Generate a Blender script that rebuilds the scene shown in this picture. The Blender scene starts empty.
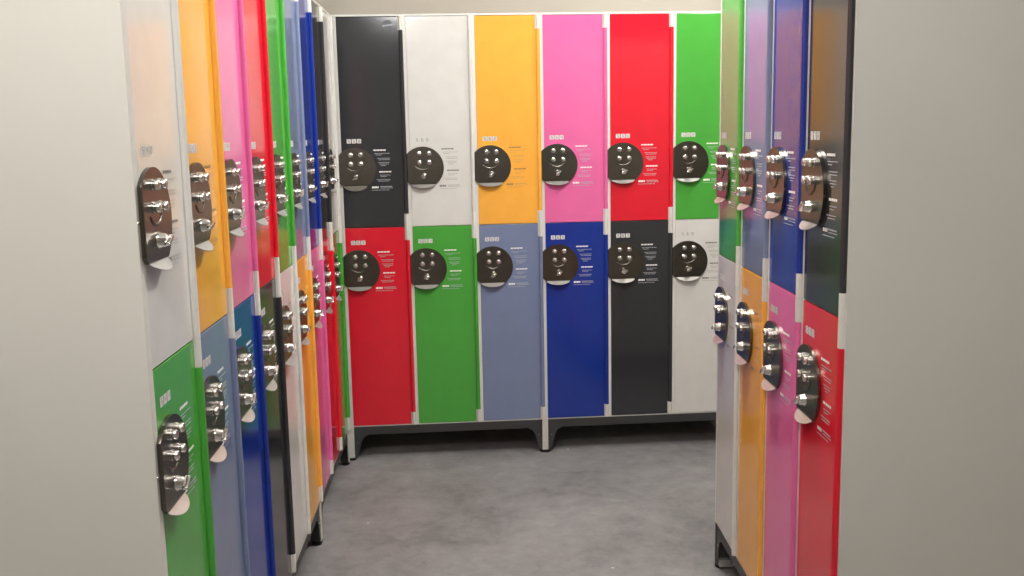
import bpy, bmesh, math, random
from mathutils import Vector, Matrix
random.seed(7)
sc = bpy.context.scene
COL = sc.collection

# ------------------------------------------------------------ camera
F_PX, PITCH, ROLL, CAM_H = 998.6, -0.1522, -0.0195, 1.4768
cd = bpy.data.cameras.new('camera'); cam = bpy.data.objects.new('camera', cd); COL.objects.link(cam)
cd.sensor_fit = 'HORIZONTAL'; cd.sensor_width = 36.0; cd.lens = 36.0 * F_PX / 1024.0
cd.clip_start = 0.02; cd.clip_end = 60
cam.matrix_world = (Matrix.Translation((0, 0, CAM_H)) @
                    Matrix.Rotation(math.pi / 2 + PITCH, 4, 'X') @ Matrix.Rotation(ROLL, 4, 'Z'))
sc.camera = cam

# ------------------------------------------------------------ world, exposure, lights
sc.view_settings.view_transform = 'Standard'; sc.view_settings.look = 'None'
sc.view_settings.gamma = 1; sc.view_settings.use_curve_mapping = False
sc.view_settings.exposure = 0.75
w = bpy.data.worlds.new('world'); sc.world = w; w.use_nodes = True
w.node_tree.nodes['Background'].inputs[0].default_value = (.98, .98, 1.0, 1)
w.node_tree.nodes['Background'].inputs[1].default_value = 0.05
def area(name, loc, sx, sy, power, color=(1, .965, .915), rz=0.0):
    l = bpy.data.lights.new(name, 'AREA'); l.shape = 'RECTANGLE'; l.size = sx; l.size_y = sy
    l.energy = power; l.color = color
    o = bpy.data.objects.new(name, l); o.location = loc; o.rotation_euler = (0, 0, rz); COL.objects.link(o)
    return o
CEIL = 2.75
LX, LY = 0.15, 3.35
def bulb(name, loc, power, radius=.09, color=(1, .975, .955)):
    l = bpy.data.lights.new(name, 'POINT'); l.energy = power; l.shadow_soft_size = radius; l.color = color
    o = bpy.data.objects.new(name, l); o.location = loc; COL.objects.link(o); return o
bulb('aisle_ceiling_light', (.32, 2.95, CEIL - .12), 52)
bulb('side_ceiling_light', (1.15, 4.0, CEIL - .14), 20)
bulb('rear_ceiling_light', (-.30, .58, CEIL - .13), 48, .12)

# ------------------------------------------------------------ materials
def lin(c):
    return tuple(((v / 255) / 12.92 if v / 255 <= .04045 else ((v / 255 + .055) / 1.055) ** 2.4) for v in c) + (1,)
def mat(name, rgb, rough=.4, metal=0.0, spec=.5, mottling=0.0, scale=6.0, bump=0.0, bscale=300.0, coat=0.0, rough_var=0.0):
    m = bpy.data.materials.new(name); m.use_nodes = True; nt = m.node_tree; b = nt.nodes['Principled BSDF']
    c = lin(rgb); b.inputs['Base Color'].default_value = c
    b.inputs['Roughness'].default_value = rough; b.inputs['Metallic'].default_value = metal
    b.inputs['Specular IOR Level'].default_value = spec
    if coat: b.inputs['Coat Weight'].default_value = coat; b.inputs['Coat Roughness'].default_value = .12
    tc = nt.nodes.new('ShaderNodeTexCoord')
    if mottling:
        n = nt.nodes.new('ShaderNodeTexNoise'); n.inputs['Scale'].default_value = scale; n.inputs['Detail'].default_value = 4
        nt.links.new(tc.outputs['Object'], n.inputs['Vector'])
        r = nt.nodes.new('ShaderNodeMapRange'); r.inputs[1].default_value = .3; r.inputs[2].default_value = .7
        r.inputs[3].default_value = 1 - mottling; r.inputs[4].default_value = 1 + mottling
        nt.links.new(n.outputs['Fac'], r.inputs[0])
        v = nt.nodes.new('ShaderNodeVectorMath'); v.operation = 'SCALE'; v.inputs[0].default_value = c[:3]
        nt.links.new(r.outputs[0], v.inputs['Scale']); nt.links.new(v.outputs[0], b.inputs['Base Color'])
    if bump:
        n = nt.nodes.new('ShaderNodeTexNoise'); n.inputs['Scale'].default_value = bscale; n.inputs['Detail'].default_value = 2
        nt.links.new(tc.outputs['Object'], n.inputs['Vector'])
        bp = nt.nodes.new('ShaderNodeBump'); bp.inputs['Strength'].default_value = bump; bp.inputs['Distance'].default_value = .0008
        nt.links.new(n.outputs['Fac'], bp.inputs['Height']); nt.links.new(bp.outputs[0], b.inputs['Normal'])
    return m
DOOR_RGB = {'black': (50, 50, 53), 'white': (214, 212, 206), 'yellow': (240, 172, 70), 'pink': (222, 104, 158),
            'red': (214, 30, 48), 'green': (74, 160, 62), 'greyblue': (116, 128, 158), 'blue': (24, 50, 138)}
DM = {k: mat('laminate_' + k, v, rough=.11, spec=.55, mottling=.03, scale=14, bump=.07, bscale=260) for k, v in DOOR_RGB.items()}
M_WHITE = mat('white_laminate', (214, 212, 205), rough=.38, spec=.4, mottling=.02, scale=5, bump=.12, bscale=400)
M_PANEL = mat('side_panel_laminate', (206, 204, 197), rough=.55, spec=.25, mottling=.02, scale=3, bump=.2, bscale=350)
M_RAIL = mat('dark_grey_metal', (62, 62, 62), rough=.45, metal=.2, mottling=.05)
M_BLACK = mat('black_rubber', (18, 18, 18), rough=.6)
M_PLATE = mat('brushed_gunmetal', (112, 108, 100), rough=.27, metal=1.0, mottling=.06, scale=30)
M_CHROME = mat('chrome', (232, 230, 226), rough=.10, metal=1.0)
M_CHROME_S = mat('satin_chrome', (205, 202, 196), rough=.22, metal=1.0)
M_LIP = mat('satin_steel_lip', (186, 185, 181), rough=.32, metal=.6)
M_PW = mat('white_print', (238, 236, 232), rough=.5)
M_PWL = mat('white_print_fine', (170, 172, 178), rough=.5)
M_PD = mat('grey_print', (112, 110, 106), rough=.5)
M_PDL = mat('grey_print_fine', (158, 156, 150), rough=.5)
M_PB = mat('brown_print', (150, 116, 66), rough=.5)
M_PBL = mat('brown_print_fine', (192, 148, 76), rough=.5)
M_TAGW = mat('number_tile_pale', (208, 206, 200), rough=.5)
M_TAG = mat('number_tile_white', (212, 210, 208), rough=.5)
M_DIG = mat('number_digits_grey', (128, 126, 126), rough=.5)
M_STICK = mat('sticker_grey', (80, 82, 86), rough=.4)
M_WALL = mat('painted_wall', (182, 176, 164), rough=.85, spec=.2, mottling=.03, scale=2.5, bump=.25, bscale=120)
M_CEIL = mat('ceiling_paint', (205, 203, 198), rough=.9, spec=.2, mottling=.02)
def floor_mat():
    m = bpy.data.materials.new('stained_concrete'); m.use_nodes = True; nt = m.node_tree; b = nt.nodes['Principled BSDF']
    tc = nt.nodes.new('ShaderNodeTexCoord')
    def noise(s, d, rough=.5, dist=0):
        n = nt.nodes.new('ShaderNodeTexNoise'); n.inputs['Scale'].default_value = s; n.inputs['Detail'].default_value = d
        n.inputs['Roughness'].default_value = rough; n.inputs['Distortion'].default_value = dist
        nt.links.new(tc.outputs['Object'], n.inputs['Vector']); return n
    a = noise(2.2, 5, .6, .6); c = noise(11, 8, .72, .3); s = noise(150, 3, .6)
    r = nt.nodes.new('ShaderNodeValToRGB'); e = r.color_ramp.elements
    e[0].position = .30; e[0].color = lin((98, 97, 98)); e[1].position = .68; e[1].color = lin((158, 156, 156))
    mx = nt.nodes.new('ShaderNodeMath'); mx.operation = 'MULTIPLY_ADD'; mx.inputs[1].default_value = .5
    h = nt.nodes.new('ShaderNodeMath'); h.operation = 'MULTIPLY'; h.inputs[1].default_value = .42
    nt.links.new(c.outputs['Fac'], h.inputs[0]); nt.links.new(a.outputs['Fac'], mx.inputs[0]); nt.links.new(h.outputs[0], mx.inputs[2])
    h2 = nt.nodes.new('ShaderNodeMath'); h2.operation = 'MULTIPLY_ADD'; h2.inputs[1].default_value = .08
    nt.links.new(s.outputs['Fac'], h2.inputs[0]); nt.links.new(mx.outputs[0], h2.inputs[2])
    nt.links.new(h2.outputs[0], r.inputs['Fac'])
    # small pale paint flecks
    v = nt.nodes.new('ShaderNodeTexVoronoi'); v.inputs['Scale'].default_value = 3.4
    nt.links.new(tc.outputs['Object'], v.inputs['Vector'])
    lt = nt.nodes.new('ShaderNodeMath'); lt.operation = 'LESS_THAN'; lt.inputs[1].default_value = .022
    nt.links.new(v.outputs['Distance'], lt.inputs[0])
    mm = nt.nodes.new('ShaderNodeMix'); mm.data_type = 'RGBA'; mm.inputs[7].default_value = lin((205, 203, 200))
    nt.links.new(lt.outputs[0], mm.inputs[0]); nt.links.new(r.outputs[0], mm.inputs[6])
    nt.links.new(mm.outputs[2], b.inputs['Base Color'])
    b.inputs['Roughness'].default_value = .62; b.inputs['Specular IOR Level'].default_value = .3
    bp = nt.nodes.new('ShaderNodeBump'); bp.inputs['Strength'].default_value = .25; bp.inputs['Distance'].default_value = .002
    nt.links.new(c.outputs['Fac'], bp.inputs['Height']); nt.links.new(bp.outputs[0], b.inputs['Normal'])
    return m
M_FLOOR = floor_mat()

# ------------------------------------------------------------ mesh helpers
def add_box(bm, x0, x1, y0, y1, z0, z1, bevel=0.0, seg=2):
    t = bmesh.new()
    vs = [t.verts.new((x, y, z)) for x in (x0, x1) for y in (y0, y1) for z in (z0, z1)]
    for f in ((0, 1, 3, 2), (4, 6, 7, 5), (0, 4, 5, 1), (2, 3, 7, 6), (0, 2, 6, 4), (1, 5, 7, 3)):
        t.faces.new([vs[i] for i in f])
    if bevel: bmesh.ops.bevel(t, geom=t.edges[:], offset=bevel, segments=seg, affect='EDGES', profile=.5)
    merge(bm, t)
def merge(bm, t, M=None):
    bmesh.ops.recalc_face_normals(t, faces=t.faces[:])
    if M is not None: bmesh.ops.transform(t, matrix=M, verts=t.verts[:])
    me = bpy.data.meshes.new('tmp'); t.to_mesh(me); t.free(); bm.from_mesh(me); bpy.data.meshes.remove(me)
def lathe(bm, prof, M, n=24):
    """profile of (radius, height) turned about local z, placed by M"""
    t = bmesh.new(); rings = []
    for r, h in prof:
        if r < 1e-6: rings.append([t.verts.new((0, 0, h))])
        else: rings.append([t.verts.new((r * math.cos(2 * math.pi * k / n), r * math.sin(2 * math.pi * k / n), h)) for k in range(n)])
    for a, b in zip(rings, rings[1:]):
        if len(a) == 1 and len(b) == 1: continue
        for k in range(n):
            j = (k + 1) % n
            if len(a) == 1: t.faces.new((a[0], b[k], b[j]))
            elif len(b) == 1: t.faces.new((a[k], a[j], b[0]))
            else: t.faces.new((a[k], a[j], b[j], b[k]))
    for rg in (rings[0], rings[-1]):
        if len(rg) > 1: t.faces.new(rg)
    merge(bm, t, M)
def prism(bm, pts, y0, y1, bevel=0.0):
    """outline in x,z extruded along y"""
    t = bmesh.new()
    a = [t.verts.new((x, y0, z)) for x, z in pts]; b = [t.verts.new((x, y1, z)) for x, z in pts]
    fa = t.faces.new(a); t.faces.new(b[::-1]); n = len(pts)
    for k in range(n): t.faces.new((a[k], b[k], b[(k + 1) % n], a[(k + 1) % n]))
    if bevel: bmesh.ops.bevel(t, geom=list(fa.edges), offset=bevel, segments=3, affect='EDGES', profile=.5)
    merge(bm, t)
def mesh(name, bm, m, smooth=True, angle=40):
    me = bpy.data.meshes.new(name); bm.to_mesh(me); bm.free()
    for mm in (m if isinstance(m, (list, tuple)) else [m]): me.materials.append(mm)
    if smooth:
        for p in me.polygons: p.use_smooth = True
        try: me.set_sharp_from_angle(angle=math.radians(angle))
        except Exception: pass
    return me
def obj(name, me, parent=None, loc=(0, 0, 0)):
    o = bpy.data.objects.new(name, me); COL.objects.link(o); o.location = loc
    if parent: o.parent = parent
    return o
OUT = Matrix.Rotation(math.pi / 2, 4, 'X')     # local z of a lathe -> -y (out of the cabinet front)
def at(x, y, z): return Matrix.Translation((x, y, z)) @ OUT

# ------------------------------------------------------------ locker dimensions (metres)
W = .30
ZB, ZM, ZT = .1658, 1.0784, 1.9945
DL, DR = .0070, .277          # left and right edge of a door inside its column
TB = .018                     # door thickness
CAP = .058
DEPTH = .50
LOCK_X = .056                 # lock centre from the door's left edge
LOCK_U, LOCK_L = 1.340, .887  # lock centre heights

def door_mesh(kind, z0, z1):
    bm = bmesh.new()
    add_box(bm, 0, DR - DL, 0, TB, z0, z1, .0015, 2)
    return mesh('door', bm, DM[kind], smooth=False)
def hinge_mesh(kind, z0, z1, r=.0088):
    bm = bmesh.new(); xc = DR - DL + .0078
    lathe(bm, [(r - .001, 0), (r, .001), (r, z1 - z0 - .001), (r - .001, z1 - z0)], Matrix.Translation((xc, -.0035, z0)), 20)
    add_box(bm, DR - DL - .004, xc, -.0005, .010, z0, z1)
    return mesh('hinge', bm, DM[kind] if kind in DM else M_WHITE, angle=28)

# lock parts, drawn around the lock centre; y = 0 is the door face
R = .093
def lock_plate_mesh():
    cut = -.0740; left = -.070
    pts = []
    a0 = math.acos(left / R)
    amax = math.asin(-cut / R)
    # start at lower right of the chord, go anticlockwise to the flat left side
    n = 56; st = -amax; en = a0
    for k in range(n + 1):
        a = st + (en - st) * k / n; pts.append((R * math.cos(a), R * math.sin(a)))
    s2 = 2 * math.pi - a0; e2 = math.pi + amax
    for k in range(9):
        a = s2 + (e2 - s2) * k / 8
        if s2 > e2: break
        pts.append((R * math.cos(a), R * math.sin(a)))
    if s2 > e2: pts.append((left, cut))
    bm = bmesh.new(); prism(bm, pts, -.009, -.001, .0025)
    return mesh('lock_plate', bm, M_PLATE, angle=35)
def lock_lip_mesh(tilt=50, m=None):
    cut = -.0740; half = math.sqrt(R * R - cut * cut) - .003
    pts = [(half * math.cos(t), -.0240 * math.sin(t) ** 1.25) for t in [math.pi * k / 24 for k in range(25)]]
    t = bmesh.new()
    a = [t.verts.new((x, 0, z)) for x, z in pts]; b = [t.verts.new((x, .002, z)) for x, z in pts]
    t.faces.new(a); t.faces.new(b[::-1]); n = len(pts)
    for k in range(n): t.faces.new((a[k], b[k], b[(k + 1) % n], a[(k + 1) % n]))
    bm = bmesh.new()
    merge(bm, t, Matrix.Translation((0, -.008, cut)) @ Matrix.Rotation(math.radians(-tilt), 4, 'X'))
    return mesh('lock_lip', bm, m or M_LIP, angle=35)
def dial_mesh():
    bm = bmesh.new()
    lathe(bm, [(.0105, .008), (.0105, .0115), (.0080, .0125), (.0080, .0150), (.0090, .0155), (.0090, .0212),
               (.0080, .0228), (.0055, .0236), (0, .0238)], OUT, 24)
    return mesh('dial_knob', bm, M_CHROME, angle=50)
def ring_mesh():
    t = bmesh.new(); n = 26; rings = []
    for k in range(n + 1):
        a = math.radians(-142 + 122 * k / n); c = Vector((.043 * math.cos(a), -.0095, .034 + .043 * math.sin(a)))
        d = Vector((math.cos(a), 0, math.sin(a))); rr = .0035 * min(1, .35 + 3 * math.sin(math.pi * k / n))
        rings.append([t.verts.new(c + d * (rr * math.cos(q)) + Vector((0, -1, 0)) * (rr * .5 * math.sin(q))) for q in [2 * math.pi * j / 8 for j in range(8)]])
    for a, b in zip(rings, rings[1:]):
        for j in range(8): t.faces.new((a[j], a[(j + 1) % 8], b[(j + 1) % 8], b[j]))
    t.faces.new(rings[0]); t.faces.new(rings[-1][::-1])
    bm = bmesh.new(); merge(bm, t)
    return mesh('lock_ridge', bm, M_PLATE, angle=60)
def turn_mesh():
    bm = bmesh.new()
    lathe(bm, [(.0150, .008), (.0150, .012), (.0125, .015), (.0120, .022), (.0100, .0245), (0, .025)], OUT, 24)
    add_box(bm, -.0035, .0035, -.033, -.022, -.0150, .0150, .0015)
    return mesh('turn_knob', bm, M_CHROME, angle=45)
ME_PLATE, ME_LIP, ME_DIAL, ME_RING, ME_TURN = lock_plate_mesh(), lock_lip_mesh(), dial_mesh(), ring_mesh(), turn_mesh()
ME_LIP_FLAT = lock_lip_mesh(6, M_PLATE)

SEG = {'0': 'abcdef', '1': 'bc', '2': 'abged', '3': 'abgcd', '4': 'fgbc', '5': 'afgcd', '6': 'afgedc', '7': 'abc', '8': 'abcdefg', '9': 'abcdfg'}
def quad(bm, x0, x1, z0, z1, y, mi=0, sk=0.0):
    f = bm.faces.new([bm.verts.new(p) for p in ((x0, y, z0), (x1, y, z0), (x1 + sk, y, z1), (x0 + sk, y, z1))])
    f.material_index = mi
def tag_mesh(num, kind):
    bm = bmesh.new(); s = .019
    for i, ch in enumerate(num):
        x = -.031 + i * .0222
        t = [(x + .002, -s / 2), (x + s - .002, -s / 2), (x + s, -s / 2 + .002), (x + s, s / 2 - .002), (x + s - .002, s / 2), (x + .002, s / 2), (x, s / 2 - .002), (x, -s / 2 + .002)]
        f = bm.faces.new([bm.verts.new((a, -.0006, b)) for a, b in t])
        cx = x + s / 2; h = .0058; hw = .0032; th = .0010
        for g in SEG[ch]:
            q = {'a': (-hw, hw, h - th, h + th), 'g': (-hw, hw, -th, th), 'd': (-hw, hw, -h - th, -h + th),
                 'f': (-hw - th, -hw + th, 0, h), 'b': (hw - th, hw + th, 0, h), 'e': (-hw - th, -hw + th, -h, 0), 'c': (hw - th, hw + th, -h, 0)}[g]
            quad(bm, cx + q[0], cx + q[1], q[2], q[3], -.0009, 1)
    me = mesh('number_label', bm, [M_TAGW if kind == 'white' else M_TAG, M_DIG], smooth=False); return me
def print_meshes(mats):
    rng = random.Random(3)
    def line(bm, x0, x1, z, h, mi, wl=(.005, .012), gap=.0018):
        x = x0
        while x < x1 - .002:
            l = min(rng.uniform(*wl), x1 - x); quad(bm, x, x + l, z - h / 2, z + h / 2, -.0005, mi, h * .12); x += l + gap
    b1 = bmesh.new(); line(b1, .084, .138, .081, .0058, 0, (.010, .016), .0016)
    for a, b, z in ((.088, .156, .0665), (.094, .120, .0600), (.100, .156, .0450), (.106, .154, .0385), (.104, .152, .0260), (.110, .150, .0195), (.116, .136, .0130)):
        line(b1, a, b, z, .0023, 1)
    b2 = bmesh.new(); line(b2, .106, .160, -.0145, .0058, 0, (.010, .016), .0016)
    for a, b, z in ((.110, .156, -.0290), (.112, .138, -.0355), (.094, .154, -.0490), (.100, .150, -.0555)):
        line(b2, a, b, z, .0023, 1)
    b3 = bmesh.new(); line(b3, .071, .101, -.0825, .0080, 0, (.008, .012), .0012)
    line(b3, .108, .160, -.0800, .0036, 1, (.008, .012), .0014)
    line(b3, .110, .164, -.0865, .0024, 1)
    line(b3, .070, .150, -.0950, .0022, 1)
    return [('printed_instructions', mesh('printed_instructions', b1, mats, smooth=False)),
            ('printed_instructions', mesh('printed_instructions', b2, mats, smooth=False)),
            ('printed_maker_line', mesh('printed_maker_line', b3, mats, smooth=False))]
PRINT = {'light': print_meshes([M_PW, M_PWL]), 'white': print_meshes([M_PD, M_PDL]), 'yellow': print_meshes([M_PB, M_PBL])}
HM, TM = {}, {}
def make_door(parent, x, kind, upper, num, flat_lip=False):
    z0, z1 = (ZM + .0012, ZT) if upper else (ZB, ZM - .0012)
    key = (kind, upper)
    if key not in HM:
        HM[key] = (door_mesh(kind, z0, z1), hinge_mesh(kind, z0 + CAP, z1 - CAP))
        HM['cap_lo%d' % upper] = hinge_mesh('w', z0 - (.001 if upper else 0), z0 + CAP - .0003, .0084); HM['cap_hi%d' % upper] = hinge_mesh('w', z1 - CAP + .0003, z1 + (0 if upper else .001), .0084)
    d = obj('door', HM[key][0], parent, (x + DL, 0, 0))
    d['label'] = {'greyblue': 'grey-blue'}.get(kind, kind) + (' upper door' if upper else ' lower door')
    obj('hinge', HM[key][1], d)
    for c in ('cap_lo%d', 'cap_hi%d'):
        h = obj('hinge_cap', HM[c % upper], d); h['label'] = 'white hinge cap'
    lz = LOCK_U if upper else LOCK_L
    obj('lock_plate', ME_PLATE, d, (LOCK_X, 0, lz))
    obj('lock_lip', ME_LIP_FLAT if flat_lip else ME_LIP, d, (LOCK_X, 0, lz))
    obj('lock_ridge', ME_RING, d, (LOCK_X, 0, lz))
    for dx in (-.0160, .0280):
        for dz in (.062, .022):
            obj('dial_knob', ME_DIAL, d, (LOCK_X + dx, 0, lz + dz))
    t = obj('turn_knob', ME_TURN, d, (LOCK_X + .003, 0, lz - .037)); t.rotation_euler = (0, math.radians(random.choice((48, 58, 64, 76))), 0)
    obj('number_label', tag_mesh(num, kind), d, (LOCK_X, 0, lz + (.122 if upper else .125)))
    for nm, me in PRINT.get(kind, PRINT['light']): obj(nm, me, d, (LOCK_X, 0, lz))
    return d

def gusset(sx):
    """bracket outline beside a leg: wide under the rail, curving in to the foot; sx = +1 to the right"""
    pts = [(0, .014), (.014, .014), (.019, .030), (.027, .066), (.034, .090), (.044, .108), (.062, .117), (.062, .130), (0, .130)]
    return [(sx * a, b) for a, b in (pts if sx > 0 else pts)]
PT = .0135
CYCLE = ['black', 'white', 'yellow', 'pink', 'red', 'green', 'greyblue', 'blue']
def make_cabinet(label, group, origin, rz, ncol, start, num0, left_wide=0.0, right_edge=0.0, flat=(), pin=False, sticker=False, dark_leg=False):
    """origin: point on the floor under column 0's left line, in the plane of the doors"""
    t = bpy.data.objects.new('locker_cabinet', None); COL.objects.link(t)
    t.empty_display_size = .1
    t.location = origin; t.rotation_euler = (0, 0, rz)
    t['label'] = label; t['category'] = 'locker cabinet'; t['group'] = group
    L = ncol * W
    xa = -.0065 - left_wide; xb = L - .0065 + right_edge
    # two side panels running down to the feet
    for name, x0, x1 in (('side_panel', xa, DL), ('side_panel', L - .0200, xb - .0003)):
        bm = bmesh.new(); add_box(bm, x0, x1, 0, DEPTH, ZB - .0055 if dark_leg and x0 < 0 else .014, ZT + .011, .0010)
        p = obj(name, mesh(name, bm, M_PANEL, smooth=False), t)
    if dark_leg:
        bm = bmesh.new(); add_box(bm, xa + .001, DL, .001, DEPTH - .001, .014, ZB - .0056)
        obj('leg_panel', mesh('leg_panel', bm, M_RAIL, smooth=False), t)
        bm = bmesh.new(); add_box(bm, DL + .0035, .036, .008, .052, .012, .037, .003)
        obj('foot_plate', mesh('foot_plate', bm, M_LIP, smooth=False), t)['label'] = 'light grey foot plate'
    # carcass: top, bottom, back, dividers and shelf between upper and lower lockers
    bm = bmesh.new()
    i0, i1 = DL + .0002, L - .0202
    add_box(bm, i0, i1, .001, DEPTH, ZT + .002, ZT + .0105)
    add_box(bm, i0, i1, .002, DEPTH, ZB - .0055, ZB - .0015)
    add_box(bm, i0, i1, DEPTH - .008, DEPTH - .001, ZB - .002, ZT + .002)
    add_box(bm, i0, i1, .022, DEPTH - .008, ZM - .008, ZM + .008)
    for n in range(1, ncol):
        add_box(bm, n * W - .0215, n * W + DL - .0006, .0008, .030, ZB - .002, ZT + .002)
        add_box(bm, n * W - .0130, n * W, .030, DEPTH - .008, ZB - .002, ZT + .002)
    obj('carcass', mesh('carcass', bm, M_WHITE, smooth=False), t)
    # base rail with the brackets that brace the legs
    bm = bmesh.new()
    add_box(bm, i0, i1, .004, .006, ZB - .0450, ZB - .0058)
    add_box(bm, i0, i1, .006, .040, ZB - .0075, ZB - .0058)
    obj('base_rail', mesh('base_rail', bm, M_RAIL, smooth=False), t)
    for x, sx in ((i0, 1), (i1, -1)):
        bm = bmesh.new(); prism(bm, [(x + a, z) for a, z in gusset(sx)], .0035, .0065)
        add_box(bm, *(sorted((x, x + sx * .003))), .0065, .040, .014, .13)
        g = obj('leg_bracket', mesh('leg_bracket', bm, M_RAIL, smooth=False), t)
        bm = bmesh.new(); lathe(bm, [(.0042, 0), (.0042, .0015), (.003, .0030), (0, .0034)], at(x + sx * .016, .0035, .086), 12)
        obj('screw', mesh('screw', bm, M_CHROME_S), g)
    for x in ((xa + DL) / 2, (L - .0200 + xb) / 2):
        for y in (.018, DEPTH - .03):
            bm = bmesh.new(); lathe(bm, [(.0165, 0), (.018, .003), (.018, .010), (.013, .0138)], Matrix.Translation((x, y, .0)), 20)
            obj('foot', mesh('foot', bm, M_BLACK), t)
    if pin:
        for z in (LOCK_U, LOCK_L):
            bm = bmesh.new(); lathe(bm, [(.0030, 0), (.0030, .0015), (.002, .0028), (0, .003)], at(xa + .006, .0005, z), 12)
            obj('rivet', mesh('rivet', bm, M_CHROME), t)
    for n in range(ncol):
        ku = CYCLE[(start + n) % 8]; kl = CYCLE[(start + n + 4) % 8]
        u = make_door(t, n * W, ku, True, '%03d' % (num0 + 2 * n), n in flat)
        make_door(t, n * W, kl, False, '%03d' % (num0 + 2 * n + 1))
        if sticker and n == 0:
            bm = bmesh.new()
            f = bm.faces.new([bm.verts.new((.022 * math.cos(2 * math.pi * k / 28), -.0005, .022 * math.sin(2 * math.pi * k / 28))) for k in range(28)])
            for k in range(5):
                x = -.022 + k * .009; z = -.003 + k * .0012
                quad(bm, x, x + .0078, z - .0035, z + .0035, -.0009, 1, .001)
            obj('round_sticker', mesh('round_sticker', bm, [M_STICK, M_PWL], smooth=False), u, (.222, 0, ZT - .036))
    return t

# ------------------------------------------------------------ the rows
A_L, X_L, Y_L = -.0456, -.6359, 1.7138
A_B, X_B, Y_B = .0769, -.7479, 4.4483
A_R, X_R, Y_R = -.0145, .6941, 2.0394
for m in range(3):
    s = m * .9
    o = (X_L + s * math.sin(A_L), Y_L + s * math.cos(A_L), 0)
    lab = ['nearest cabinet of the left row, with white, yellow and pink upper doors',
           'middle cabinet of the left row, with red, green and grey-blue upper doors',
           'farthest cabinet of the left row, ending in the corner beside the back row'][m]
    make_cabinet(lab, 'locker cabinets of the left row', o, math.pi / 2 - A_L, 3, 1 + 3 * m, 540 + 6 * m, left_wide=(.011 if m == 0 else 0), pin=(m == 0), right_edge=(.0065 if m == 2 else 0))
for m in range(2):
    s = m * .9
    o = (X_B + s * math.cos(A_B), Y_B + s * math.sin(A_B), 0)
    lab = ['back locker cabinet with black, white and yellow upper doors, round sticker on the black',
           'back locker cabinet with pink, red and green upper doors'][m]
    make_cabinet(lab, 'locker cabinets of the back row', o, A_B, 3, 3 * m, 558 + 6 * m, left_wide=(.0135 if m == 0 else 0), flat=((0,) if m == 0 else ()), sticker=(m == 0))
s = 4 * W
make_cabinet('locker cabinet on the right side, black over red doors at its near end', 'locker cabinets of the right row',
             (X_R + s * math.sin(A_R), Y_R + s * math.cos(A_R), 0), -math.pi / 2 - A_R, 4, 5, 570, right_edge=.0065, dark_leg=True)

# ------------------------------------------------------------ room shell
def structure(name, me, loc=(0, 0, 0), rz=0):
    o = obj(name, me, None, loc); o.rotation_euler = (0, 0, rz); o['kind'] = 'structure'; return o
def slab(name, x0, x1, y0, y1, z0, z1, m, rz=0.0, loc=(0, 0, 0)):
    bm = bmesh.new(); add_box(bm, x0, x1, y0, y1, z0, z1); return structure(name, mesh(name, bm, m, smooth=False), loc, rz)
slab('floor', -2.0, 3.2, -2.6, 6.2, -.1, 0, M_FLOOR)
slab('ceiling', -2.0, 3.2, -2.6, 6.2, CEIL, CEIL + .1, M_CEIL)
# wall behind the back row, parallel to it
slab('wall_back', -1.6, 3.8, DEPTH + .012, DEPTH + .112, 0, CEIL, M_WALL, A_B, (X_B, Y_B, 0))
slab('wall_left', -.1, 0, -5.0, 4.2, 0, CEIL, M_WALL, -A_L, (-1.30, 1.7, 0))
slab('wall_right', 3.0, 3.1, -2.6, 6.0, 0, CEIL, M_WALL)
slab('wall_front', -2.0, 3.2, -2.7, -2.6, 0, CEIL, M_WALL)
